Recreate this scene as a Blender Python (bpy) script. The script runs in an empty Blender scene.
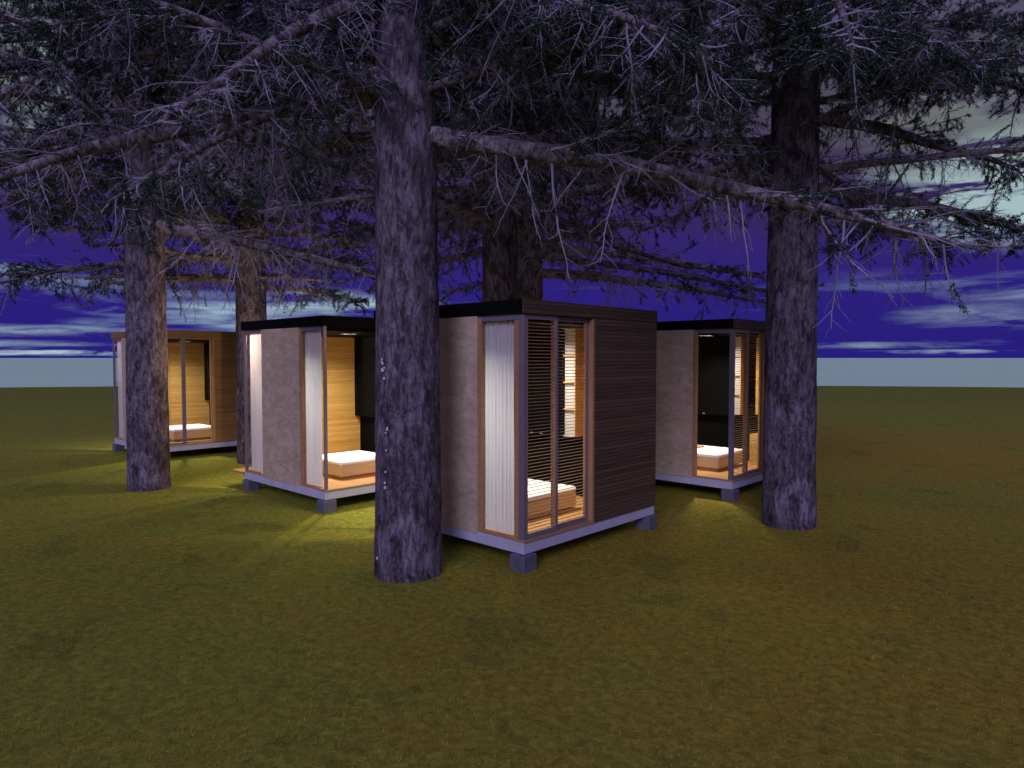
import bpy, math, random
import numpy as np
from mathutils import Vector, Matrix
R = math.radians
scene = bpy.context.scene
COL = scene.collection

# ------------------------------------------------------------------ helpers
def link(o, parent=None):
    COL.objects.link(o)
    if parent is not None: o.parent = parent
    return o
def tag(o, label=None, cat=None, group=None, kind=None):
    if label: o['label'] = label
    if cat: o['category'] = cat
    if group: o['group'] = group
    if kind: o['kind'] = kind
    return o
def empty(name, loc, rz=0.0):
    o = bpy.data.objects.new(name, None); o.location = loc; o.rotation_euler = (0, 0, rz)
    o.empty_display_size = .2
    return link(o)

class MB:
    """collects plain shapes for one mesh"""
    def __init__(s): s.v = []; s.f = []
    def box(s, x0, x1, y0, y1, z0, z1, bev=0.0):
        if x1 < x0: x0, x1 = x1, x0
        if y1 < y0: y0, y1 = y1, y0
        n = len(s.v)
        if bev <= 0:
            s.v += [(x0,y0,z0),(x1,y0,z0),(x1,y1,z0),(x0,y1,z0),(x0,y0,z1),(x1,y0,z1),(x1,y1,z1),(x0,y1,z1)]
            s.f += [tuple(n+i for i in q) for q in ((0,3,2,1),(4,5,6,7),(0,1,5,4),(1,2,6,5),(2,3,7,6),(3,0,4,7))]
            return s
        # chamfered box: 24 vertices
        b = bev; vs = {}
        def V(p):
            if p not in vs:
                vs[p] = len(s.v); s.v.append(p)
            return vs[p]
        X = (x0, x1); Y = (y0, y1); Z = (z0, z1); sg = (1, -1)
        def P(ax, i, j, k):
            p = [X[i], Y[j], Z[k]]
            for a, q in enumerate((i, j, k)):
                if a != ax: p[a] += sg[q]*b
            return V(tuple(p))
        for ax in range(3):
            for side in (0, 1):
                o = []
                for (m, q) in ((0,0),(1,0),(1,1),(0,1)):
                    idx = [0,0,0]; idx[ax] = side; oth = [a for a in range(3) if a != ax]
                    idx[oth[0]] = m; idx[oth[1]] = q
                    o.append(P(ax, *idx))
                s.f.append(tuple(o))
        for a in range(3):            # edges
            oth = [q for q in range(3) if q != a]
            for m in (0,1):
                for q in (0,1):
                    i0 = [0,0,0]; i1 = [0,0,0]; i1[a] = 1
                    for i in (i0, i1): i[oth[0]] = m; i[oth[1]] = q
                    s.f.append((P(oth[0],*i0), P(oth[0],*i1), P(oth[1],*i1), P(oth[1],*i0)))
        for i in (0,1):
            for j in (0,1):
                for k in (0,1):
                    s.f.append((P(0,i,j,k), P(1,i,j,k), P(2,i,j,k)))
        return s
    def build(s, name, mat, parent=None, smooth=False):
        me = bpy.data.meshes.new(name); me.from_pydata(s.v, [], s.f)
        import bmesh
        bm = bmesh.new(); bm.from_mesh(me); bmesh.ops.recalc_face_normals(bm, faces=bm.faces); bm.to_mesh(me); bm.free()
        if smooth: me.polygons.foreach_set('use_smooth', [True]*len(me.polygons))
        me.materials.append(mat); me.update()
        return link(bpy.data.objects.new(name, me), parent)

def mesh_np(name, V, F, mat, smooth=True):
    """V (n,3), F (m,3) or (m,4) arrays -> mesh"""
    me = bpy.data.meshes.new(name); k = F.shape[1]
    me.vertices.add(len(V)); me.vertices.foreach_set('co', np.asarray(V, np.float32).ravel())
    me.loops.add(F.size); me.loops.foreach_set('vertex_index', F.astype(np.int32).ravel())
    me.polygons.add(len(F)); me.polygons.foreach_set('loop_start', np.arange(0, F.size, k, dtype=np.int32))
    me.polygons.foreach_set('loop_total', np.full(len(F), k, np.int32))
    me.polygons.foreach_set('use_smooth', np.full(len(F), smooth))
    me.materials.append(mat); me.update(calc_edges=True); me.validate()
    return me

# ------------------------------------------------------------------ materials
def new_mat(name):
    m = bpy.data.materials.new(name); m.use_nodes = True
    nt = m.node_tree; b = nt.nodes['Principled BSDF']
    return m, nt, b
def N(nt, t, **kw):
    n = nt.nodes.new(t)
    for k, v in kw.items():
        if k in n.inputs: n.inputs[k].default_value = v
        else: setattr(n, k, v)
    return n
def coords(nt, scale=(1,1,1), rot=(0,0,0), which='Object'):
    tc = nt.nodes.new('ShaderNodeTexCoord'); mp = nt.nodes.new('ShaderNodeMapping')
    mp.inputs['Scale'].default_value = scale; mp.inputs['Rotation'].default_value = rot
    nt.links.new(tc.outputs[which], mp.inputs['Vector']); return mp.outputs['Vector']
def noise(nt, vec, scale, detail=4, rough=.55, dist=0.0):
    n = N(nt, 'ShaderNodeTexNoise'); n.inputs['Scale'].default_value = scale
    n.inputs['Detail'].default_value = detail; n.inputs['Roughness'].default_value = rough
    n.inputs['Distortion'].default_value = dist
    nt.links.new(vec, n.inputs['Vector']); return n.outputs['Fac']
def ramp(nt, fac, stops):
    r = nt.nodes.new('ShaderNodeValToRGB'); e = r.color_ramp.elements
    e[0].position, e[0].color = stops[0][0], (*stops[0][1], 1)
    e[1].position, e[1].color = stops[-1][0], (*stops[-1][1], 1)
    for p, c in stops[1:-1]:
        q = e.new(p); q.color = (*c, 1)
    nt.links.new(fac, r.inputs['Fac']); return r.outputs['Color']
def mixc(nt, fac, a, b, mode='MIX'):
    m = nt.nodes.new('ShaderNodeMix'); m.data_type = 'RGBA'; m.blend_type = mode
    for s, v in ((0, fac), (6, a), (7, b)):
        if isinstance(v, (int, float)): m.inputs[s].default_value = v
        elif isinstance(v, tuple): m.inputs[s].default_value = (*v, 1)
        else: nt.links.new(v, m.inputs[s])
    return m.outputs[2]
def math_(nt, op, a, b=None, clamp=False):
    m = nt.nodes.new('ShaderNodeMath'); m.operation = op; m.use_clamp = clamp
    for i, v in enumerate((a, b)):
        if v is None: continue
        if isinstance(v, (int, float)): m.inputs[i].default_value = v
        else: nt.links.new(v, m.inputs[i])
    return m.outputs[0]
def bump(nt, b, h, strength=.4, dist=.01):
    n = nt.nodes.new('ShaderNodeBump'); n.inputs['Strength'].default_value = strength
    n.inputs['Distance'].default_value = dist
    nt.links.new(h, n.inputs['Height']); nt.links.new(n.outputs['Normal'], b.inputs['Normal'])

def plain(name, col, rough=.6, var=.12, scale=8, spec=.3, metallic=0):
    m, nt, b = new_mat(name)
    f = noise(nt, coords(nt), scale, 5)
    c = ramp(nt, f, [(.3, tuple(x*(1-var) for x in col)), (.7, tuple(min(1, x*(1+var)) for x in col))])
    nt.links.new(c, b.inputs['Base Color']); b.inputs['Roughness'].default_value = rough
    b.inputs['Specular IOR Level'].default_value = spec; b.inputs['Metallic'].default_value = metallic
    bump(nt, b, f, .15, .004)
    return m
def wood(name, dark, light, pitch=.046, rough=.55, groove=.45, streak=1.0):
    """horizontal boards with grain running along them; x,y are the wall plane, z up"""
    m, nt, b = new_mat(name)
    v = coords(nt)
    sep = N(nt, 'ShaderNodeSeparateXYZ'); nt.links.new(v, sep.inputs[0])
    zz = math_(nt, 'DIVIDE', sep.outputs['Z'], pitch)
    row = math_(nt, 'FLOOR', zz); fr = math_(nt, 'FRACT', zz)
    g = coords(nt, (1.2, 1.2, 34)); g1 = noise(nt, g, 2.2, 6, .62, .6)
    g2 = noise(nt, coords(nt, (3, 3, 160)), 2.0, 3, .6)
    wn = N(nt, 'ShaderNodeTexWhiteNoise', noise_dimensions='1D'); nt.links.new(row, wn.inputs['W'])
    t = math_(nt, 'ADD', math_(nt, 'MULTIPLY', g1, .95*streak), math_(nt, 'MULTIPLY', wn.outputs['Value'], .3))
    t = math_(nt, 'ADD', t, math_(nt, 'MULTIPLY', g2, .25))
    t = math_(nt, 'SUBTRACT', t, .25, True)
    c = ramp(nt, t, [(.15, dark), (.8, light)])
    gr = math_(nt, 'GREATER_THAN', math_(nt, 'ABSOLUTE', math_(nt, 'SUBTRACT', fr, .5)), .44)
    c = mixc(nt, math_(nt, 'MULTIPLY', gr, groove), c, tuple(x*.35 for x in dark))
    nt.links.new(c, b.inputs['Base Color']); b.inputs['Roughness'].default_value = rough
    b.inputs['Specular IOR Level'].default_value = .25
    h = math_(nt, 'SUBTRACT', math_(nt, 'MULTIPLY', g1, .3), gr)
    bump(nt, b, h, .5 if groove > .2 else .15, .006)
    return m

M = {}
M['wood_in'] = wood('honey_wood', (.34,.19,.05), (.68,.45,.15), .05, groove=.18)
M['wood_trim'] = wood('trim_wood', (.34,.18,.075), (.54,.33,.15), 1.7, groove=0)
M['bed_wood'] = wood('bed_wood', (.42,.31,.16), (.62,.49,.28), .8, groove=0)
M['slat'] = wood('slat_wood', (.22,.13,.065), (.40,.26,.14), 1.7, groove=0)
M['wood_floor'] = wood('floor_wood', (.34,.17,.06), (.6,.34,.14), .5, groove=0)
M['wood_out'] = wood('weathered_board', (.050,.033,.021), (.165,.11,.066), .043, groove=.75)
M['wood_out_warm'] = wood('brown_board', (.20,.10,.03), (.46,.26,.08), .05, groove=.5)
M['black'] = plain('black_panel', (.0035,.004,.005), .6, .2, 3, .03)
M['fascia'] = plain('black_fascia', (.004,.004,.004), .9, .2, 6, .1)
M['concrete'] = plain('pale_concrete', (.52,.53,.64), .8, .08, 5)
M['footing'] = plain('grey_footing', (.12,.13,.16), .9, .2, 12)
M['metal'] = plain('mauve_metal', (.20,.17,.21), .45, .08, 4, .5)
M['linen'] = plain('white_linen', (.80,.84,.93), .85, .03, 20)
M['white'] = plain('white_lacquer', (.36,.36,.37), .4, .03, 4)
# rough veneer panel of the closed wall
m, nt, b = new_mat('grey_brown_panel')
f1 = noise(nt, coords(nt, (1.3,1.3,2.6)), 2.6, 9, .72, .9); f2 = noise(nt, coords(nt, (2,2,14)), 9, 6, .75, .2)
f = math_(nt, 'ADD', math_(nt, 'MULTIPLY', f1, .65), math_(nt, 'MULTIPLY', f2, .35))
nt.links.new(ramp(nt, f, [(.34,(.34,.27,.175)), (.5,(.56,.45,.30)), (.66,(.76,.63,.44))]), b.inputs['Base Color'])
b.inputs['Roughness'].default_value = .75; bump(nt, b, f, .4, .01); M['panel'] = m
# curtain, light passes through
m, nt, b = new_mat('curtain_cloth')
b.inputs['Base Color'].default_value = (.86,.86,.88,1); b.inputs['Roughness'].default_value = .9
b.inputs['Specular IOR Level'].default_value = .1
tr = N(nt, 'ShaderNodeBsdfTranslucent'); tr.inputs['Color'].default_value = (.72,.74,.80,1)
mx = nt.nodes.new('ShaderNodeMixShader'); mx.inputs[0].default_value = .45
nt.links.new(b.outputs[0], mx.inputs[1]); nt.links.new(tr.outputs[0], mx.inputs[2])
nt.links.new(mx.outputs[0], nt.nodes['Material Output'].inputs['Surface']); M['curtain'] = m
# window glass
m, nt, b = new_mat('window_glass')
tp = N(nt, 'ShaderNodeBsdfTransparent'); tp.inputs['Color'].default_value = (.93,.95,.96,1)
gl = N(nt, 'ShaderNodeBsdfGlossy'); gl.inputs['Roughness'].default_value = .02
fr = N(nt, 'ShaderNodeFresnel'); fr.inputs['IOR'].default_value = 1.5
mx = nt.nodes.new('ShaderNodeMixShader'); ge = N(nt, 'ShaderNodeNewGeometry')
nt.links.new(math_(nt, 'MULTIPLY', fr.outputs[0], math_(nt, 'SUBTRACT', 1.0, ge.outputs['Backfacing'])), mx.inputs[0])
nt.links.new(tp.outputs[0], mx.inputs[1]); nt.links.new(gl.outputs[0], mx.inputs[2])
nt.links.new(mx.outputs[0], nt.nodes['Material Output'].inputs['Surface']); M['glass'] = m
# lamp
m, nt, b = new_mat('lamp_glow')
b.inputs['Emission Color'].default_value = (1,.74,.42,1); b.inputs['Emission Strength'].default_value = 6; M['lamp'] = m
# bark
def bark(name, tint):
    m, nt, b = new_mat(name)
    f1 = noise(nt, coords(nt, (1,1,.34)), 19, 9, .74, .7)
    f2 = noise(nt, coords(nt, (1,1,.55)), 5, 4, .6, .6)
    f3 = noise(nt, coords(nt), 42, 4, .6)
    f = math_(nt, 'ADD', math_(nt, 'MULTIPLY', f1, .62), math_(nt, 'MULTIPLY', f2, .33))
    f = math_(nt, 'ADD', f, math_(nt, 'MULTIPLY', f3, .12))
    c = ramp(nt, f, [(.42, tuple(.018*x for x in tint)), (.50, tuple(.085*x for x in tint)), (.57, tuple(.22*x for x in tint)), (.68, tuple(.48*x for x in tint))])
    c = mixc(nt, math_(nt, 'MULTIPLY', f2, .3), c, (.15,.085,.08))
    nt.links.new(c, b.inputs['Base Color']); b.inputs['Roughness'].default_value = .95
    b.inputs['Specular IOR Level'].default_value = .1
    bump(nt, b, f, .9, .04); return m
M['bark'] = bark('spruce_bark', (.86,.80,1.02))
M['limb'] = bark('limb_bark', (1.3,1.18,1.3))
m, nt, b = new_mat('dead_twig')
f = noise(nt, coords(nt), 3, 3)
nt.links.new(ramp(nt, f, [(.3,(.24,.22,.28)), (.7,(.52,.50,.64))]), b.inputs['Base Color']); b.inputs['Roughness'].default_value = .95
M['twig'] = m
m, nt, b = new_mat('spruce_needle')
f = noise(nt, coords(nt), 2.4, 3)
nt.links.new(ramp(nt, f, [(.3,(.018,.040,.028)), (.55,(.034,.068,.042)), (.75,(.065,.095,.045))]), b.inputs['Base Color'])
b.inputs['Roughness'].default_value = .7; b.inputs['Specular IOR Level'].default_value = .2; M['needle'] = m
M['fleck'] = plain('pale_lichen', (.8,.74,.68), .9, .1, 30)  # colour of the light specks painted onto the front trunk

# ------------------------------------------------------------------ camera
H = 2.1; PITCH = R(2.17); F = 683.4
cam = bpy.data.cameras.new('camera'); cam.sensor_width = 36; cam.lens = F/1024*36
cam.clip_start = .05; cam.clip_end = 20000
co = link(bpy.data.objects.new('camera', cam)); co.location = (0, 0, H); co.rotation_euler = (math.pi/2-PITCH, 0, 0)
scene.camera = co
def at(px, py, Y):
    a = (px-512)/F; t = -(py-384)/F
    y = math.cos(PITCH)+t*math.sin(PITCH); z = -math.sin(PITCH)+t*math.cos(PITCH)
    s = Y/y; return Vector((a*s, Y, H+z*s))

# ------------------------------------------------------------------ setting
def ground():
    # one broad round-edged sheet of turf, ending at the pale sky band
    cy = -80; Rr = 134
    rings = [0.0, 20, 50, 70, 78]+list(np.linspace(82, 134, 60)); seg = 240
    V = [(0, cy, 0)]; F_ = []
    for r in rings[1:]:
        for k in range(seg):
            a = 2*math.pi*k/seg; x = r*math.cos(a); y = cy+r*math.sin(a)
            z = .02*math.sin(x*.7+1)*math.sin(y*.55) if r < 128 else 0
            z *= min(1, max(0, (math.hypot(x, y-9)-9)/8)) if r < 128 else 0
            V.append((x, y, z))
    for k in range(seg): F_.append((0, 1+k, 1+(k+1) % seg))
    for i in range(len(rings)-2):
        a = 1+i*seg; b_ = a+seg
        for k in range(seg): F_.append((a+k, b_+k, b_+(k+1) % seg, a+(k+1) % seg))
    me = bpy.data.meshes.new('ground'); me.from_pydata(V, [], F_)
    m, nt, b = new_mat('mossy_turf')
    w = coords(nt)
    big = noise(nt, w, .16, 4, .55, .3); mid = noise(nt, w, 1.1, 6, .65, .4)
    fine = noise(nt, coords(nt, (1,1.0,1), (0,0,.5)), 14, 6, .75, .6); vf = noise(nt, w, 60, 4, .8)
    olive = ramp(nt, fine, [(.32,(.15,.175,.024)), (.5,(.255,.285,.038)), (.68,(.41,.42,.052))])
    brown = ramp(nt, fine, [(.32,(.20,.125,.018)), (.5,(.36,.245,.030)), (.68,(.50,.37,.045))])
    sepn = N(nt, 'ShaderNodeSeparateXYZ'); nt.links.new(w, sepn.inputs[0])
    side = math_(nt, 'ADD', math_(nt, 'MULTIPLY', sepn.outputs['X'], .085), .34)
    side = math_(nt, 'MINIMUM', math_(nt, 'MAXIMUM', side, .0), .55)
    patch = math_(nt, 'ADD', math_(nt, 'MULTIPLY', math_(nt, 'SUBTRACT', mid, .5), 1.7), math_(nt, 'MULTIPLY', math_(nt, 'SUBTRACT', big, .5), 2.0))
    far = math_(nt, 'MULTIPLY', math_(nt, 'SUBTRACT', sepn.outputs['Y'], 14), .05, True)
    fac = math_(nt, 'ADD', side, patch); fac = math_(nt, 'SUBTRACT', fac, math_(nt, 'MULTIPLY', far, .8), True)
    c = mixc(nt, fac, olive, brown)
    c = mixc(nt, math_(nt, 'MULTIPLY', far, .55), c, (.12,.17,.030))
    sp = math_(nt, 'GREATER_THAN', vf, .60)
    c = mixc(nt, math_(nt, 'MULTIPLY', sp, .55), c, (.56,.53,.06))
    dk = math_(nt, 'LESS_THAN', mid, .40)
    c = mixc(nt, math_(nt, 'MULTIPLY', dk, .25), c, (.08,.065,.02))
    nt.links.new(c, b.inputs['Base Color']); b.inputs['Roughness'].default_value = 1
    b.inputs['Specular IOR Level'].default_value = .05
    bump(nt, b, math_(nt, 'ADD', fine, math_(nt, 'MULTIPLY', vf, .5)), .7, .03)
    me.materials.append(m); me.polygons.foreach_set('use_smooth', [True]*len(me.polygons))
    tag(link(bpy.data.objects.new('ground', me)), kind='structure')
    M['turf'] = m
    # added plane coloured as the pale lower sky, out to the horizon
    m, nt, b = new_mat('pale_water')
    f = noise(nt, coords(nt, (.01,.05,1)), 1, 4)
    nt.links.new(ramp(nt, f, [(.3,(.58,.95,.56)), (.7,(.64,.98,.60))]), b.inputs['Base Color'])
    b.inputs['Roughness'].default_value = 1; b.inputs['Specular IOR Level'].default_value = 0
    s = 9000
    w_ = MB(); w_.v = [(-s,-s,-.25),(s,-s,-.25),(s,s,-.25),(-s,s,-.25)]; w_.f = [(0,1,2,3)]
    tag(w_.build('water', m), kind='structure')
ground()

def grass():
    rng = np.random.default_rng(5)
    n = 150000
    # density falls with distance: sample radius in a wedge in front of the camera
    r = 2.2+rng.random(n)**1.15*17; a = R(90)+(rng.random(n)-.5)*R(88)
    x = r*np.cos(a); y = r*np.sin(a)
    # clumps
    keep = (np.sin(x*2.1+np.sin(y*1.7))*np.sin(y*2.6+np.cos(x*1.3)) + rng.random(n)*1.4) > .25
    for (tx, ty) in TR_XY: keep &= (x-tx)**2+(y-ty)**2 > .36**2
    x = x[keep]; y = y[keep]; n = len(x)
    h = .008+.022*rng.random(n)**1.8; w = .0016+.0018*rng.random(n)
    th = rng.random(n)*2*np.pi; lean = .75*h*(rng.random(n)+.2); la = rng.random(n)*2*np.pi
    dx = np.cos(th)*w; dy = np.sin(th)*w
    V = np.empty((n, 3, 3))
    V[:,0] = np.stack([x-dx, y-dy, np.full(n, -.004)], 1); V[:,1] = np.stack([x+dx, y+dy, np.full(n, -.004)], 1)
    V[:,2] = np.stack([x+np.cos(la)*lean, y+np.sin(la)*lean, h], 1)
    Fc = np.arange(n*3).reshape(-1, 3)
    m, nt, b = new_mat('short_grass')
    f = noise(nt, coords(nt), 1.4, 4); f2 = noise(nt, coords(nt), 30, 2)
    c = ramp(nt, f, [(.35,(.24,.27,.038)), (.65,(.31,.24,.038))])
    c = mixc(nt, math_(nt, 'GREATER_THAN', f2, .56), c, (.46,.45,.06))
    nt.links.new(c, b.inputs['Base Color']); b.inputs['Roughness'].default_value = .9; b.inputs['Specular IOR Level'].default_value = .05
    me = mesh_np('grass', V.reshape(-1, 3), Fc, m, False)
    tag(link(bpy.data.objects.new('grass', me)), 'short olive and straw coloured grass covering the turf', 'grass', kind='stuff')

# ------------------------------------------------------------------ cabins
L = 2.408; ZS0, ZS, ZR = .167, .283, 2.672; ZW = 2.545
POST = [(.248, .266), (.734, .748)]
def cabin(name_label, X, Y, yaw, doors, curtains=(), zone_open=(), roof_front='wood', side_fascia='black', deck=False,
          out='wood_out', power=45, eave=14, corner=False, vop=.475):
    """local frame: +x = v (long right face), +y = u (left face runs back-left). Corner nearest the camera at 0,0"""
    root = empty('cabin', (X, Y, 0), yaw)
    tag(root, name_label, 'cabin', 'small cubic cabins among the trees')
    U = lambda f: f*L
    MB().box(0, L, 0, L, ZS0, ZS, .006).build('floor_slab', M['concrete'], root)
    for (fx, fy) in ((.01, .01), (L-.14, .01), (.01, L-.14), (L-.14, L-.14)):
        MB().box(fx-.055, fx+.145, fy-.055, fy+.145, 0-.01, ZS0-.002, .012).build('footing', M['footing'], root)
    MB().box(.035, L-.035, .035, L-.035, ZS+.002, ZS+.022).build('floor', M['wood_floor'], root)
    lamps = [(U(.42), U(.40), power), (U(.30), U(.62), power*.22)]
    cb = MB(); hw = .10; c0, c1 = ZW-.075, ZW-.004; (ax_, ay_, _p), (bx_, by_, _q) = lamps
    cb.box(.1, L-.1, .1, ay_-hw, c0, c1); cb.box(.1, L-.1, ay_+hw, by_-hw, c0, c1); cb.box(.1, L-.1, by_+hw, L-.1, c0, c1)
    for (cx_, cy_) in ((ax_, ay_), (bx_, by_)):
        cb.box(.1, cx_-hw, cy_-hw, cy_+hw, c0, c1); cb.box(cx_+hw, L-.1, cy_-hw, cy_+hw, c0, c1)
    cb.build('ceiling', M['black'], root)
    rf = MB().box(.012, L-.012, .012, L-.012, ZW+.002, ZR-.003).build('roof', M['fascia'], root)
    fm = M['fascia'] if side_fascia == 'black' else M['wood_out_warm']
    # left (u) face is the plane x=0..; right (v) face is the plane y=0..
    MB().box(-.022, .009, .0, L+.02, ZW-.008, ZR+.001).build('fascia', fm, root)
    MB().box(-.022, L+.004, -.022, -.001, ZW-.012, ZR+.002).build('fascia', M['fascia'] if roof_front == 'black' else M[out], root)
    # --- left face, plane x = 0
    for (a, b_) in POST:
        MB().box(.004, .07, max(.006, U(a)), min(L-.006, U(b_)), ZS+.002, ZW-.006, .003).build('post', M['wood_trim'], root)
    for (a, b_) in ((.002, .028 if doors == 'louvre' else .014), (.986, .999)):
        MB().box(.004, .05, U(a), U(b_), ZS+.002, ZW-.012, .003).build('corner_post', M['metal'], root)
    if corner: MB().box(.012, .06, U(.034), U(.058), ZS+.032, ZW-.072, .003).build('window_stile', M['wood_trim'], root)
    MB().box(-.014, .052, U(.268), U(.732), ZS-.010, ZW-.012, .003).build('wall_panel', M['panel'], root)
    for zi, (a, b_) in enumerate(((.029, .247), (.749, .985))):
        MB().box(.008, .066, U(a), U(b_), ZW-.07, ZW-.008).build('window_header', M['metal'], root)
        MB().box(.006, .068, U(a), U(b_), ZS+.001, ZS+.03).build('window_sill', M['wood_trim'], root)
        if zi in zone_open: continue
        MB().box(.022, .030, U(a)+.002, U(b_)-.002, ZS+.031, ZW-.071).build('window_pane', M['glass'], root)
    # --- right face, plane y = 0
    MB().box(-.004, U(vop), -.016, .12, ZS+.001, ZS+.026, .003).build('door_sill', M['wood_trim'], root)
    MB().box(U(vop-.016), U(vop), -.010, .10, ZS+.027, ZW-.014, .003).build('door_jamb', M['wood_trim'], root)
    MB().box(U(vop+.001), L, -.014, .066, ZS+.001, ZW-.013).build('board_wall', M[out], root)
    MB().box(U(vop+.001), L-.07, .068, .09, ZS+.023, ZW-.077).build('wall_lining', M['wood_in'], root)
    if doors == 'louvre':
        for k, (a, b_, y0) in enumerate(((.008, .223, .004), (.208, .458, .044))):
            xa, xb = U(a), U(b_); st = .036; zt = ZW-.016; zb = ZS+.028
            f = MB(); f.box(xa, xa+st, y0, y0+.034, zb, zt, .003); f.box(xb-st, xb, y0, y0+.034, zb, zt, .003)
            f.box(xa+st, xb-st, y0, y0+.034, zb, zb+.045); f.box(xa+st, xb-st, y0, y0+.034, zt-.045, zt)
            d = f.build('sliding_door', M['metal'], root)
            w = MB(); w.box(xa+st, xa+st+.014, y0+.003, y0+.030, zb+.045, zt-.045); w.box(xb-st-.014, xb-st, y0+.003, y0+.030, zb+.045, zt-.045)
            w.build('inner_frame', M['wood_trim'], d)
            s = MB(); z = zb+.06; tilt = -.003
            while z < zt-.055:
                n = len(s.v); y_a, y_b = y0+.004, y0+.026; x_a, x_b = xa+st+.014, xb-st-.014
                s.v += [(x_a,y_a,z),(x_b,y_a,z),(x_b,y_b,z+tilt),(x_a,y_b,z+tilt),(x_a,y_a,z+.005),(x_b,y_a,z+.005),(x_b,y_b,z+tilt+.005),(x_a,y_b,z+tilt+.005)]
                s.f += [tuple(n+i for i in q) for q in ((0,3,2,1),(4,5,6,7),(0,1,5,4),(1,2,6,5),(2,3,7,6),(3,0,4,7))]
                z += .034
            s.build('louvre', M['slat'], d)
    elif doors == 'glass':
        for k, (a, b_, y0) in enumerate(((.008, .272, .004), (.262, .506, .044))):
            xa, xb = U(a), U(b_); st = .075 if k == 0 else .03; zt = ZW-.016; zb = ZS+.028
            f = MB(); f.box(xa, xa+.03, y0, y0+.034, zb, zt, .003); f.box(xb-st, xb, y0, y0+.034, zb, zt, .003)
            f.box(xa+.03, xb-st, y0, y0+.034, zb, zb+.03); f.box(xa+.03, xb-st, y0, y0+.034, zt-.035, zt)
            d = f.build('sliding_door', M['metal'] if k == 0 else M['wood_trim'], root)
            MB().box(xa+.031, xb-st-.001, y0+.014, y0+.020, zb+.031, zt-.036).build('glass_pane', M['glass'], d)
    # --- back faces
    MB().box(L-.066, L+.010, .002, L, ZS+.001, ZW-.004).build('board_wall', M[out], root)
    MB().box(U(.5), L-.068, L-.07, L+.008, ZS+.001, ZW-.005).build('board_wall', M[out], root)
    MB().box(U(.5), L-.093, L-.096, L-.072, ZS+.023, ZW-.077).build('wall_lining', M['wood_in'], root)
    MB().box(U(.5)-.05, U(.5)-.002, L-.09, L, ZS+.023, ZW-.006, .003).build('door_jamb', M['wood_trim'], root)
    MB().box(.075, U(.5)-.052, L-.09, L, ZW-.09, ZW-.006).build('door_header', M['wood_trim'], root)
    # --- fittings along the far wall x = L : black wall, upper and lower cupboards
    MB().box(L-.30, L-.068, .092, L-.098, ZS+.023, 1.068).build('wall_cladding', M['black'], root)
    MB().box(L-.41, L-.069, .44, L-.0985, 1.07, ZW-.077, .003).build('wall_cupboard', M['black'], root)
    for f_ in (.62, .69): MB().box(L-.416, L-.4105, U(f_)-.02, U(f_)+.02, 1.088, 1.10).build('cupboard_handle', M['white'], root)
    # wooden cupboards in the near corner and the narrow lit shelf unit beside them
    MB().box(U(.69), L-.301, .093, U(.198), ZS+.024, .82, .004).build('side_counter', M['wood_in'], root)
    MB().box(U(.69), L-.07, .093, U(.16), 1.15, ZW-.10, .004).build('corner_cupboard', M['wood_in'], root)
    x0, x1, y0, y1, z0, z1 = U(.675), U(.77), U(.262), U(.346), 1.14, ZW-.077
    sh = MB(); sh.box(x0, x1, y0, y0+.014, z0, z1).build('shelf_side', M['wood_trim'], root)
    MB().box(x0, x1, y1-.014, y1, z0, z1).build('shelf_side', M['black'], root)
    MB().box(x0+.03, x0+.045, y0+.015, y1-.015, z0, z1).build('shelf_back', M['white'], root)
    MB().box(x0+.046, L-.411, y0+.015, y1-.015, z0, z1).build('shelf_carcass', M['black'], root)
    for k in range(5):
        zz = z0+(z1-z0-.02)*k/4
        MB().box(x0+.002, x0+.029, y0+.015, y1-.015, zz, zz+.016).build('shelf', M['white'] if k in (0, 4) else M['wood_trim'], root)
    if deck:
        MB().box(-.02, U(.55), L+.014, L+.43, ZS-.035, ZS-.004, .004).build('deck', M['wood_floor'], root)
    # ceiling lamp
    for (lx, ly, p) in lamps:
        n = 24; d = MB(); zt, zb = ZW-.005, ZW-.012
        d.v = [(lx+.10*math.cos(2*math.pi*k/n), ly+.10*math.sin(2*math.pi*k/n), z) for z in (zb, zt) for k in range(n)]
        d.f = [tuple(range(n)), tuple(range(n, 2*n))]+[(k, (k+1) % n, n+(k+1) % n, n+k) for k in range(n)]
        d.build('ceiling_lamp', M['lamp'], root)
        la = bpy.data.lights.new('room_light', 'AREA'); la.shape = 'DISK'; la.size = .19; la.energy = p; la.color = (1, .88, .70)
        lo = link(bpy.data.objects.new('room_light', la), root); lo.location = (lx, ly, ZW-.016)
    # downlight under the eave above the rear left doorway
    MB().box(.10, U(.5)-.05, L+.009, L+.12, ZW-.03, ZW-.006, .003).build('eave', M['wood_trim'], root)
    MB().box(.50, .62, L+.03, L+.10, ZW-.05, ZW-.031, .004).build('eave_lamp', M['lamp'], root)
    la = bpy.data.lights.new('eave_light', 'POINT'); la.shadow_soft_size = .04; la.energy = eave; la.color = (1, .70, .46)
    lo = link(bpy.data.objects.new('eave_light', la), root); lo.location = (.56, L+.10, ZW-.13)
    # curtains: hang in the room, things of their own
    mw = Matrix.Translation((X, Y, 0)) @ Matrix.Rotation(yaw, 4, 'Z')
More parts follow.
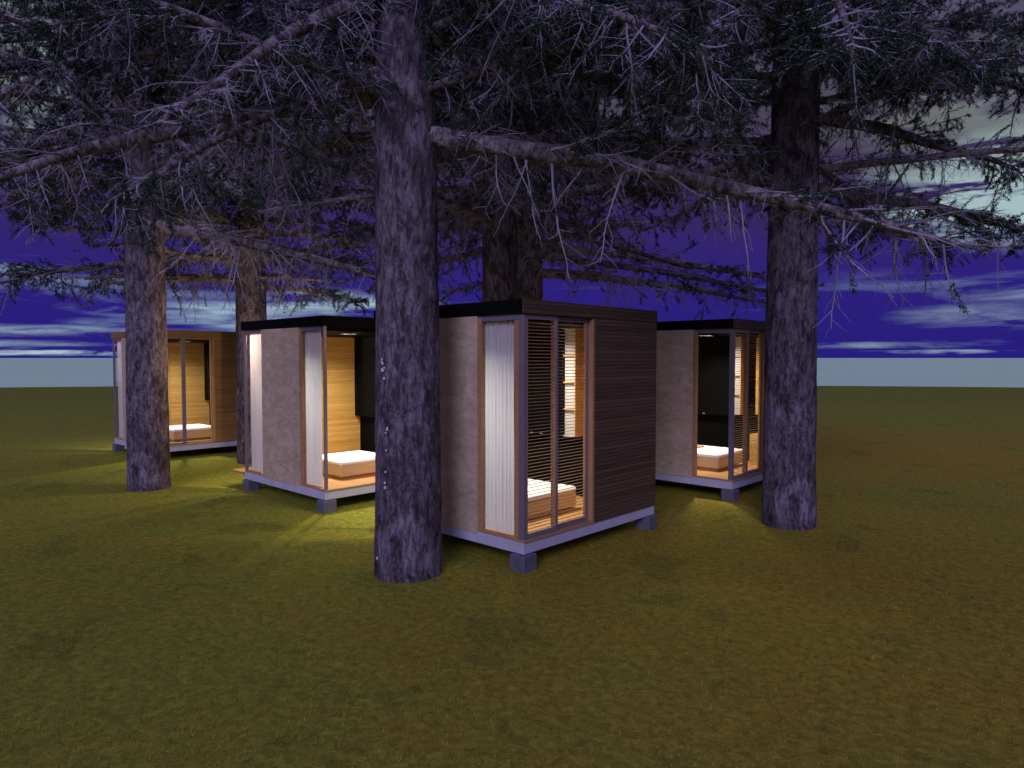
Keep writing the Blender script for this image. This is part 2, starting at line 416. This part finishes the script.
    for (which, label) in curtains:
        a, b_ = ((.085, .266), (.77, .965))[which]
        n = 160; V = []; F_ = []; rows = 14
        rg = random.Random(int(X*10)+which)
        for j in range(rows+1):
            z = ZS+.035+(ZW-.075-ZS-.035)*j/rows
            for i in range(n+1):
                t = i/n
                ph = t*2*math.pi*8.5
                amp = .017*(1-.25*j/rows)
                x = .078+amp*math.sin(ph+.10*math.sin(j*.4+t*5))+.003*math.sin(ph*2.3+1)
                V.append((x, U(a)+(U(b_)-U(a))*t+.002*math.sin(j*.9+ph), z))
        for j in range(rows):
            for i in range(n): F_.append((j*(n+1)+i, j*(n+1)+i+1, (j+1)*(n+1)+i+1, (j+1)*(n+1)+i))
        me = bpy.data.meshes.new('curtain'); me.from_pydata(V, [], F_); me.materials.append(M['curtain'])
        me.polygons.foreach_set('use_smooth', [True]*len(me.polygons))
        o = link(bpy.data.objects.new('curtain', me)); o.matrix_world = mw
        tag(o, label, 'curtain', 'white curtains in the cabin windows')
    return root, mw

def bed(mw, label):
    o = empty('bed', mw @ Vector((.24*L, .21*L, ZS+.022))); o.rotation_euler = (0, 0, mw.to_euler().z)
    tag(o, label, 'bed', 'low square beds in the cabins')
    W, D = .38*L, .37*L
    MB().box(.05, W-.05, .05, D-.05, .001, .045).build('plinth', M['wood_trim'], o)
    MB().box(0, W, 0, D, .046, .205, .006).build('bed_base', M['bed_wood'], o)
    me = MB(); me.box(-.006, W+.006, -.006, D+.006, .206, .275, .022); me.build('mattress', M['linen'], o)
    return o

CABS = [
 dict(name_label='front cabin with closed louvred doors and dark board side wall', X=.114, Y=6.638, yaw=R(46.85), doors='louvre', corner=True,
      curtains=((0, 'white pleated curtain beside the louvred doors of the front cabin'),), power=66),
 dict(name_label='cabin with open doorway, bright bed and two curtained windows', X=-2.535, Y=9.213, yaw=R(46.3), doors='open',
      curtains=((0, 'white curtain next to the open doorway of the middle left cabin'), (1, 'white curtain above the small wooden deck of the middle left cabin')),
      roof_front='black', deck=True, power=80, eave=75),
 dict(name_label='right hand cabin with one bare opening and black inner wall', X=3.227, Y=9.960, yaw=R(46.9), doors='louvre',
      zone_open=(0,), power=60),
 dict(name_label='farthest cabin with glass doors and honey brown boards all over', X=-7.261, Y=13.789, yaw=R(46.8), doors='glass',
      curtains=((1, 'narrow white curtain at the far left edge of the farthest cabin'),), side_fascia='wood', vop=.525, out='wood_out_warm', power=66),
]
BEDL = ['low bed seen through the slats of the front cabin', 'brightly lit low bed in the open doorway of the middle left cabin',
        'low bed in the cabin right of the front one, against the black wall', 'low bed behind the glass doors of the farthest cabin']
for c, bl in zip(CABS, BEDL):
    root, mw = cabin(**c); b_ = bed(mw, bl)
    if 'right hand' in c['name_label']:
        t = MB(); t.box(0, .30, 0, .12, 0, .022, .005); o = t.build('tray', M['wood_trim'])
        o.matrix_world = mw @ Matrix.Translation((.24*L+.40, .21*L+.60, ZS+.298))
        tag(o, 'small wooden tray lying on the bed of the right hand cabin', 'tray')

# ------------------------------------------------------------------ trees
TREES = [  # x, y, radius at the ground, yaw
 (-1.02, 6.63, .322, 0.3), (3.50, 8.58, .315, 1.1), (-5.88, 11.0, .312, 2.2), (-5.22, 13.75, .31, 3.1), (-.20, 10.95, .30, 4.0), (.40, 14.9, .30, 5.2)]
TR_XY = [(t[0], t[1]) for t in TREES]
TL = ['thick trunked spruce in front, between the two nearest cabins, pale flecks on its bark',
      'spruce with a violet grey trunk in front of the right hand cabin',
      'spruce standing before the farthest cabin and hiding its near corner',
      'warm lit spruce between the farthest cabin and the small deck',
      'spruce rising right behind the front cabin, left of a thinner looking one',
      'distant spruce just right of the one behind the front cabin']

def vnoise(p, seed):
    """cheap smooth noise from sines, p (n,3)"""
    r = np.random.default_rng(seed); s = np.zeros(len(p))
    for k in range(6):
        w = r.normal(size=3)*(1.0+k*.7); s += np.sin(p@w+r.random()*6.28)/(1+k*.5)
    return s/3
def trunk_mesh(r0, height, seed):
    seg, rows = 72, 260
    zs = np.concatenate([np.linspace(-.05, 6.5, 200), np.linspace(6.6, height, rows-200)])
    a = np.linspace(0, 2*np.pi, seg, endpoint=False)
    Z, A = np.meshgrid(zs, a, indexing='ij')
    tap = 1-.020*Z-.0009*Z**2*0.6
    tap = np.maximum(tap, .12)
    rad = r0*tap
    rad = rad*(1+.015*np.exp(-np.maximum(Z, 0)*4))
    P = np.stack([np.cos(A)*9, np.sin(A)*9, Z*3.2], -1).reshape(-1, 3)
    d = vnoise(P, seed)*.008+vnoise(P*2.6, seed+1)*.006
    P2 = np.stack([np.cos(A)*1.3, np.sin(A)*1.3, Z*.8], -1).reshape(-1, 3)
    d += vnoise(P2, seed+2)*.007
    rad = rad.ravel()+d
    cx = .012*np.sin(Z*.45+seed)*np.minimum(1, np.maximum(Z, 0)/3); cy = .012*np.cos(Z*.38+seed*2)*np.minimum(1, np.maximum(Z, 0)/3)
    V = np.stack([rad*np.cos(A.ravel())+cx.ravel(), rad*np.sin(A.ravel())+cy.ravel(), Z.ravel()], 1)
    i = np.arange(rows-1)[:, None]*seg; j = np.arange(seg)[None, :]; j2 = (j+1) % seg
    Fq = np.stack([i+j, i+j2, i+seg+j2, i+seg+j], -1).reshape(-1, 4)
    return mesh_np('trunk', V, Fq, M['bark'])

def tubes(paths, sides):
    """paths: list of (pts (k,3), radii (k)) -> V,F quads"""
    Vs = []; Fs = []; off = 0
    for P, r in paths:
        k = len(P); T = np.gradient(P, axis=0); T /= np.linalg.norm(T, axis=1, keepdims=True)+1e-9
        ref = np.array([0, 0, 1.0]) if abs(T[0, 2]) < .9 else np.array([1.0, 0, 0])
        N1 = np.cross(T, ref); N1 /= np.linalg.norm(N1, axis=1, keepdims=True)+1e-9
        N2 = np.cross(T, N1)
        a = np.arange(sides)*2*np.pi/sides
        ring = P[:, None, :]+r[:, None, None]*(np.cos(a)[None, :, None]*N1[:, None, :]+np.sin(a)[None, :, None]*N2[:, None, :])
        Vs.append(ring.reshape(-1, 3))
        i = np.arange(k-1)[:, None]*sides; j = np.arange(sides)[None, :]; j2 = (j+1) % sides
        Fs.append((np.stack([i+j, i+j2, i+sides+j2, i+sides+j], -1).reshape(-1, 4))+off); off += k*sides
    return np.concatenate(Vs), np.concatenate(Fs)

def path(rng, p0, d, length, k, droop, wob):
    """droop is a curve toward -z along the path"""
    P = [np.array(p0, float)]; d = np.array(d, float); d /= np.linalg.norm(d); st = length/(k-1)
    for i in range(k-1):
        d = d+np.array([0, 0, -droop/(k-1)])+rng.normal(size=3)*wob/math.sqrt(k)
        d /= np.linalg.norm(d); P.append(P[-1]+d*st)
    return np.array(P)

BL = 4.0
def branch_proto(seed, live, thick=1.0, nsub=40):
    rng = np.random.default_rng(seed)
    k = 26; t = np.linspace(0, 1, k)
    main = np.stack([t*BL, .07*np.sin(t*3+seed)*t+.015*np.sin(t*11+seed), .06*np.sin(t*3.14)-.04*t**3+.010*np.sin(t*13+seed*2)], 1)
    mr = thick*(.070*(1-t)**.55+.010)*(1+.04*np.sin(t*37+seed)+.04*rng.normal(size=k)); mr[-1] = .004
    big = [(main, mr)]; thin = []; hair = []; shoots = []
    for i in range(nsub):
        s = .05+.94*(i+rng.random())/nsub
        p0 = np.array([np.interp(s, t, main[:, q]) for q in range(3)])
        side = 1 if i % 2 else -1
        hang = rng.random() < (.26 if s < .8 else .08)
        fwd = .35+.9*rng.random()
        if hang: d = (fwd*.5*(1 if rng.random() < .5 else -.6), side*.35*rng.random(), -1)
        else: d = (fwd, side*(.75+.3*rng.random()), .35*rng.normal()-.08)
        ln = (.35+.95*rng.random())*(1-.45*s)*(1.05 if hang else 1.0)*(.55+min(1, s*3)*.45)
        ki = 8; P = path(rng, p0, d, ln, ki, .30*rng.random()+(.03 if not hang else -.3), .27)
        r0 = .006+.008*ln*rng.random()+.002; thin.append((P, np.linspace(r0, .003, ki)))
        nt_ = int(4+ln*11)
        for q in range(nt_):
            u = .12+.86*(q+rng.random())/nt_; f = u*(ki-1); i0 = min(int(f), ki-2)
            pp = P[i0]+(P[i0+1]-P[i0])*(f-i0); T = P[i0+1]-P[i0]; T /= np.linalg.norm(T)
            sd = np.cross(T, [0, 0, 1.0]); sd /= np.linalg.norm(sd)+1e-6
            dd = T*(.5+.6*rng.random())+sd*(1 if q % 2 else -1)*(.6+.4*rng.random())+np.array([0, 0, .45*rng.normal()-.10])
            l2 = (.08+.30*rng.random())*(1-.4*u)*(.6+.5*ln)
            Q = path(rng, pp, dd, l2, 4, .3*rng.random(), .28); hair.append((Q, np.linspace(.0032, .0018, 4)))
            cn = math.sin(pp[0]*3.1+seed)+math.sin(pp[1]*3.7+seed*2)+.8*math.sin(pp[0]*7+pp[1]*5)
            pl = live*(1.5 if cn > .25 else .12)*(.5+.8*min(1, s*1.6))
            if rng.random() < pl: shoots.append((Q, 1.0))
        if rng.random() < live*(.3+s): shoots.append((P[ki//2:], 1.6))
    V1, F1 = tubes(big, 9); V2, F2 = tubes(thin, 4); V3, F3 = tubes(hair, 3)
    V = np.concatenate([V1, V2, V3]); Fq = np.concatenate([F1, F2+len(V1), F3+len(V1)+len(V2)])
    me = mesh_np('branch', V, Fq, M['limb']); me.materials.append(M['twig'])
    mi = np.zeros(len(Fq), np.int32); mi[len(F1):] = 1; me.polygons.foreach_set('material_index', mi)
    # needles
    tri = []
    for Q, dens in shoots:
        seglen = np.linalg.norm(np.diff(Q, axis=0), axis=1).sum()
        n = int((40+seglen*190)*dens)
        u = rng.random(n)**.8*(len(Q)-1); i0 = np.minimum(u.astype(int), len(Q)-2)
        P0 = Q[i0]+(Q[i0+1]-Q[i0])*(u-i0)[:, None]
        T = Q[i0+1]-Q[i0]; T /= np.linalg.norm(T, axis=1, keepdims=True)+1e-9
        rnd = rng.normal(size=(n, 3)); rnd[:, 2] = rnd[:, 2]*.6-.1
        D = T*.8+rnd*.75; D /= np.linalg.norm(D, axis=1, keepdims=True)
        P0 = P0+rng.normal(size=(n, 3))*.010
        ln = .016+.022*rng.random(n)
        W = np.cross(D, rng.normal(size=(n, 3))); W /= np.linalg.norm(W, axis=1, keepdims=True)+1e-9
        w = (.0030+.0030*rng.random(n))[:, None]
        tri.append(np.stack([P0-W*w, P0+W*w, P0+D*ln[:, None]], 1))
    nm = None
    if tri:
        A = np.concatenate(tri); nm = mesh_np('needles', A.reshape(-1, 3), np.arange(len(A)*3).reshape(-1, 3), M['needle'], False)
    return me, nm

PR = {}
for i in range(3): PR['dead%d' % i] = branch_proto(11+i, .14, 1.0, 60)
for i in range(3): PR['mixed%d' % i] = branch_proto(31+i, .50, .9, 66)
for i in range(3): PR['live%d' % i] = branch_proto(51+i, 1.0, .75, 72)
print('proto tris', sum(len(a.polygons)+(len(b.polygons) if b else 0) for a, b in PR.values()))

def place_branch(tree, p0, d, length, kind, roll=0, thick=None):
    bm_, nm = PR[kind]
    d = Vector(d).normalized(); y = Vector((0, 0, 1)).cross(d).normalized(); z = d.cross(y)
    rot = Matrix((d, y, z)).transposed().to_4x4() @ Matrix.Rotation(roll, 4, 'X')
    s = length/BL
    th = thick if thick else s
    mat = Matrix.Translation(p0) @ rot @ Matrix.Diagonal((s, th, th, 1))
    o = link(bpy.data.objects.new('branch', bm_), tree); o.matrix_local = mat
    if nm: link(bpy.data.objects.new('needles', nm), o)
    return o

# (z start, end point) of the limbs one can make out, per tree
def limbs():
    out = {i: [] for i in range(6)}
    def add(i, px, py, ex, ey, eY, kind, th=None, roll=0):
        x, y, r, _ = TREES[i]
        s = at(px, py, y); c = Vector((x, y, s.z)); e = at(ex, ey, eY)
        out[i].append((c, e, kind, th, roll))
    add(0, 432, 132, 960, 238, 5.7, 'dead0', 1.2)
    add(0, 372, 88, -30, 186, 5.7, 'dead1', 1.15, .2)
    add(0, 420, 30, 730, 118, 6.3, 'mixed0', 1.1)
    add(0, 380, -20, 170, 112, 4.9, 'dead2', 1.0)
    add(0, 400, -10, 60, 20, 5.2, 'live0'); add(0, 400, 5, 800, -10, 5.0, 'live1'); add(0, 430, -30, 700, 40, 4.6, 'live2')
    add(1, 815, 186, 1060, 236, 8.6, 'mixed1', 1.1)
    add(1, 800, 112, 1010, 168, 8.3, 'mixed2', 1.1)
    add(1, 765, 150, 600, 205, 7.9, 'mixed0', .8)
    add(1, 800, 60, 1060, 60, 8.0, 'live0', .8); add(1, 800, 20, 1090, 110, 7.6, 'mixed1', .9); add(1, 790, 10, 560, 60, 7.5, 'live1')
    add(1, 790, -20, 600, 30, 6.2, 'live2', 1.0); add(1, 790, -30, 980, 60, 6.0, 'live1', 1.0); add(1, 800, -40, 860, 40, 5.2, 'live0', 1.0); add(1, 780, -30, 700, 60, 5.4, 'live2', 1.0); add(1, 790, 30, 960, 20, 6.9, 'live0')
    add(1, 815, 215, 950, 245, 9.4, 'live2', .6)
    add(2, 158, 222, 420, 288, 10.4, 'dead1', 1.15)
    add(2, 125, 262, -20, 285, 11.2, 'mixed1', .8); add(2, 125, 130, -40, 165, 10.4, 'mixed2', 1.2); add(2, 125, 60, -40, 78, 10.0, 'mixed0', 1.4)
    add(2, 125, 85, -60, 70, 10.0, 'live1'); add(2, 130, 170, -20, 200, 9.4, 'live0'); add(2, 130, 30, -40, 120, 8.4, 'live2', .9); add(2, 140, 120, 240, 190, 8.6, 'live1'); add(0, 372, 40, 90, 60, 5.6, 'mixed2', .8); add(0, 372, 60, 120, 190, 5.0, 'live2', .8); add(2, 150, 60, 330, 40, 10.0, 'live0'); add(2, 150, 150, 300, 170, 10.0, 'live2')
    add(3, 262, 262, 470, 225, 13.4, 'mixed0', .9); add(3, 245, 275, 90, 285, 13.5, 'mixed2', .8); add(3, 262, 285, 360, 300, 12.6, 'mixed1', .7)
    add(4, 515, 250, 800, 296, 10.9, 'dead2', .8); add(4, 485, 245, 380, 285, 10.4, 'mixed1', .7)
    add(4, 490, 120, 330, 150, 10.2, 'dead0', .9)
    add(5, 540, 272, 765, 300, 14.6, 'dead1', 1.3); add(5, 540, 240, 470, 175, 13.0, 'mixed0')
    add(5, 545, 246, 800, 282, 14.0, 'dead0', 1.3); add(4, 500, 215, 640, 180, 10.2, 'dead2', 1.3)
    add(5, 520, 275, 430, 296, 14.0, 'mixed2', .6)
    return out
LIMBS = limbs()
for i, (x, y, r0, yaw) in enumerate(TREES):
    rg = random.Random(100+i)
    tree = empty('spruce_tree', (x, y, 0)); tag(tree, TL[i], 'tree', 'spruce trees among the cabins')
    link(bpy.data.objects.new('trunk', trunk_mesh(r0, 17, 7+i*3)), tree)
    for (c, e, kind, th, roll) in LIMBS[i]:
        d = e-c; rel = c-Vector((x, y, 0))
        place_branch(tree, rel+d.normalized()*.12, d, d.length, kind, roll, th)
    top = H+(360/F)*y+1.0; z = (4.15, 4.2, 4.3, 3.6, 4.2, 4.5)[i]; k = 0
    step = (.11, .11, .10, .10, .13, .12)[i]
    while z < top:
        az = yaw+k*2.399+rg.uniform(-.3, .3)
        ln = rg.uniform(2.6, 4.1)*(1-.02*z)
        el = rg.uniform(-.20, .10)
        rel = (z-4.1)
        toward = math.cos(az-math.atan2(-y, -x))
        if i < 3 and toward > .72 and z < (4.95, 5.6, 6.6)[i]: k += 1; z += step*.5; continue
        kind = rg.choice(['dead0','dead1','dead2','mixed0','mixed1'] if rel < .7 else ['dead0','mixed0','mixed1','mixed2','live0','live2'] if rel < 1.8 else ['mixed0','mixed2','live0','live1','live2'])
        place_branch(tree, Vector((0, 0, z)), (math.cos(az), math.sin(az), el), ln, kind, rg.uniform(-.4, .4), rg.uniform(.6, .9))
        z += step*rg.uniform(.7, 1.3); k += 1
    print('tree', i, 'random branches', k)
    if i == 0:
        # specks of light on the trunk, modelled as pale chips, camera side
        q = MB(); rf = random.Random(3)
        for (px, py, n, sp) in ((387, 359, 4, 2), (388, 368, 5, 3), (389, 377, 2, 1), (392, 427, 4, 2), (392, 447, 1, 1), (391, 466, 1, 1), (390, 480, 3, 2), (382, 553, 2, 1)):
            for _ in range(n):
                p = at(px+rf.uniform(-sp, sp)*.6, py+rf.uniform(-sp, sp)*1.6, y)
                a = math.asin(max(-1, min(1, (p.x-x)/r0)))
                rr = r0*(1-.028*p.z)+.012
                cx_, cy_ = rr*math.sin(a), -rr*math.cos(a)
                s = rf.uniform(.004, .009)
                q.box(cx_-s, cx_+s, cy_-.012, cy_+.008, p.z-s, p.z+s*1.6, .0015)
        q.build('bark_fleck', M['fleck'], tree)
grass()

# ------------------------------------------------------------------ sky, sun
w = bpy.data.worlds.new('World'); scene.world = w; w.use_nodes = True
nt = w.node_tree; bg = nt.nodes['Background']
tc = nt.nodes.new('ShaderNodeTexCoord'); nrm = nt.nodes.new('ShaderNodeVectorMath'); nrm.operation = 'NORMALIZE'
nt.links.new(tc.outputs['Generated'], nrm.inputs[0])
sp = nt.nodes.new('ShaderNodeSeparateXYZ'); nt.links.new(nrm.outputs[0], sp.inputs[0])
X_, Y_, Z_ = sp.outputs
zc = math_(nt, 'MAXIMUM', Z_, 0.0)
base = ramp(nt, zc, [(0, (.020,.012,.20)), (.10, (.026,.014,.20)), (.22, (.040,.022,.105)), (.34, (.075,.065,.10)), (.6, (.16,.13,.33)), (1, (.18,.14,.44))])
den = math_(nt, 'ADD', zc, .035)
cmb = nt.nodes.new('ShaderNodeCombineXYZ')
nt.links.new(math_(nt, 'DIVIDE', X_, den), cmb.inputs[0]); nt.links.new(math_(nt, 'DIVIDE', Y_, den), cmb.inputs[1])
mp = nt.nodes.new('ShaderNodeMapping'); mp.inputs['Location'].default_value = (5.3, 2.6, 0); mp.inputs['Scale'].default_value = (.16, .30, 1)
nt.links.new(cmb.outputs[0], mp.inputs[0])
c1 = noise(nt, mp.outputs[0], 1.6, 8, .56, .35)
cl = ramp(nt, c1, [(.61, (0, 0, 0)), (.70, (.3, .3, .3)), (.84, (1, 1, 1))])
ccol = ramp(nt, zc, [(0, (.26,.38,.50)), (.12, (.18,.24,.36)), (.3, (.15,.19,.20)), (.5, (.12,.12,.16)), (1, (.10,.09,.16))])
sky = mixc(nt, cl, base, ccol)
# bright cloud banks that have a place of their own in the sky: (azimuth from +Y toward +X, elevation, half widths, weight)
az = math_(nt, 'ARCTAN2', X_, Y_)
wob = noise(nt, nrm.outputs[0], 9, 5, .6)
mw2 = nt.nodes.new('ShaderNodeMapping'); mw2.inputs['Scale'].default_value = (1, 1, 7.5); nt.links.new(nrm.outputs[0], mw2.inputs[0])
wisp = noise(nt, mw2.outputs[0], 6.5, 9, .62, .5)
wisp = math_(nt, 'MULTIPLY', math_(nt, 'SUBTRACT', wisp, .40), 4.2, True)
wz = math_(nt, 'MULTIPLY', math_(nt, 'SUBTRACT', wob, .5), .10)
def bank(a0, e0, wa, we, wt, col):
    global sky
    da = math_(nt, 'DIVIDE', math_(nt, 'SUBTRACT', az, R(a0)), R(wa))
    de = math_(nt, 'DIVIDE', math_(nt, 'SUBTRACT', math_(nt, 'ADD', Z_, math_(nt, 'MULTIPLY', wz, min(1, we/4))), math.sin(R(e0))), math.sin(R(we)))
    g = math_(nt, 'ADD', math_(nt, 'MULTIPLY', da, da), math_(nt, 'MULTIPLY', de, de))
    g = math_(nt, 'SUBTRACT', 1.0, g, True)
    g = math_(nt, 'MULTIPLY', math_(nt, 'MULTIPLY', g, wt), wisp, True)
    sky = mixc(nt, g, sky, col)
bank(35, 11.5, 9, 3.8, 2.6, (.36,.50,.52)); bank(37, 16, 9, 5, 1.0, (.22,.27,.27)); bank(30, 16, 9, 5, .8, (.15,.16,.15))
bank(-36, 22, 7, 12, 1.1, (.20,.25,.26)); bank(-34, 4.6, 16, .7, 1.0, (.18,.23,.38)); bank(-24, 3.6, 10, .8, 1.3, (.30,.42,.54)); bank(-14, 4.4, 9, 1.2, 1.2, (.34,.47,.56))
bank(-38, 5.6, 14, .8, .9, (.25,.33,.45)); bank(-20, 2.6, 14, .7, 1.2, (.30,.42,.55)); bank(-36, 1.9, 14, .5, 1.1, (.30,.42,.52)); bank(-40, 1.0, 12, .3, 1.1, (.30,.42,.52))
bank(-34, .35, 10, .22, 1.6, (.45,.60,.66)); bank(32, .45, 3.5, .22, 1.2, (.50,.66,.72)); bank(28, .95, 8, .28, 1.0, (.28,.38,.46)); bank(35, 3.0, 7, 1.1, 1.0, (.20,.26,.38)); bank(27, 5.8, 5, .9, .5, (.12,.14,.30))
bank(36.5, 5.0, 6, 1.2, 1.1, (.24,.31,.42)); bank(-20, 0.9, 5, .35, .9, (.25,.35,.50)); bank(24, 10.5, 7, 2.0, .8, (.050,.022,.045))
below = math_(nt, 'LESS_THAN', Z_, 0.0)
sky = mixc(nt, below, sky, (.26,.36,.40))
nt.links.new(sky, bg.inputs['Color']); bg.inputs['Strength'].default_value = 1.0

sun = bpy.data.lights.new('sun', 'SUN'); sun.energy = 1.35; sun.angle = R(22); sun.color = (.66, .58, 1.0)
so = link(bpy.data.objects.new('sun', sun))
sd = Vector((-.22, -1, math.tan(R(26)))).normalized()
so.rotation_euler = sd.to_track_quat('Z', 'Y').to_euler()

vs = scene.view_settings; vs.view_transform = 'Standard'; vs.look = 'None'; vs.exposure = 0; vs.gamma = 1; vs.use_curve_mapping = False
scene.render.engine = 'CYCLES'
scene.cycles.use_denoising = True; scene.cycles.max_bounces = 6; scene.cycles.transparent_max_bounces = 12
scene.cycles.sample_clamp_indirect = 4
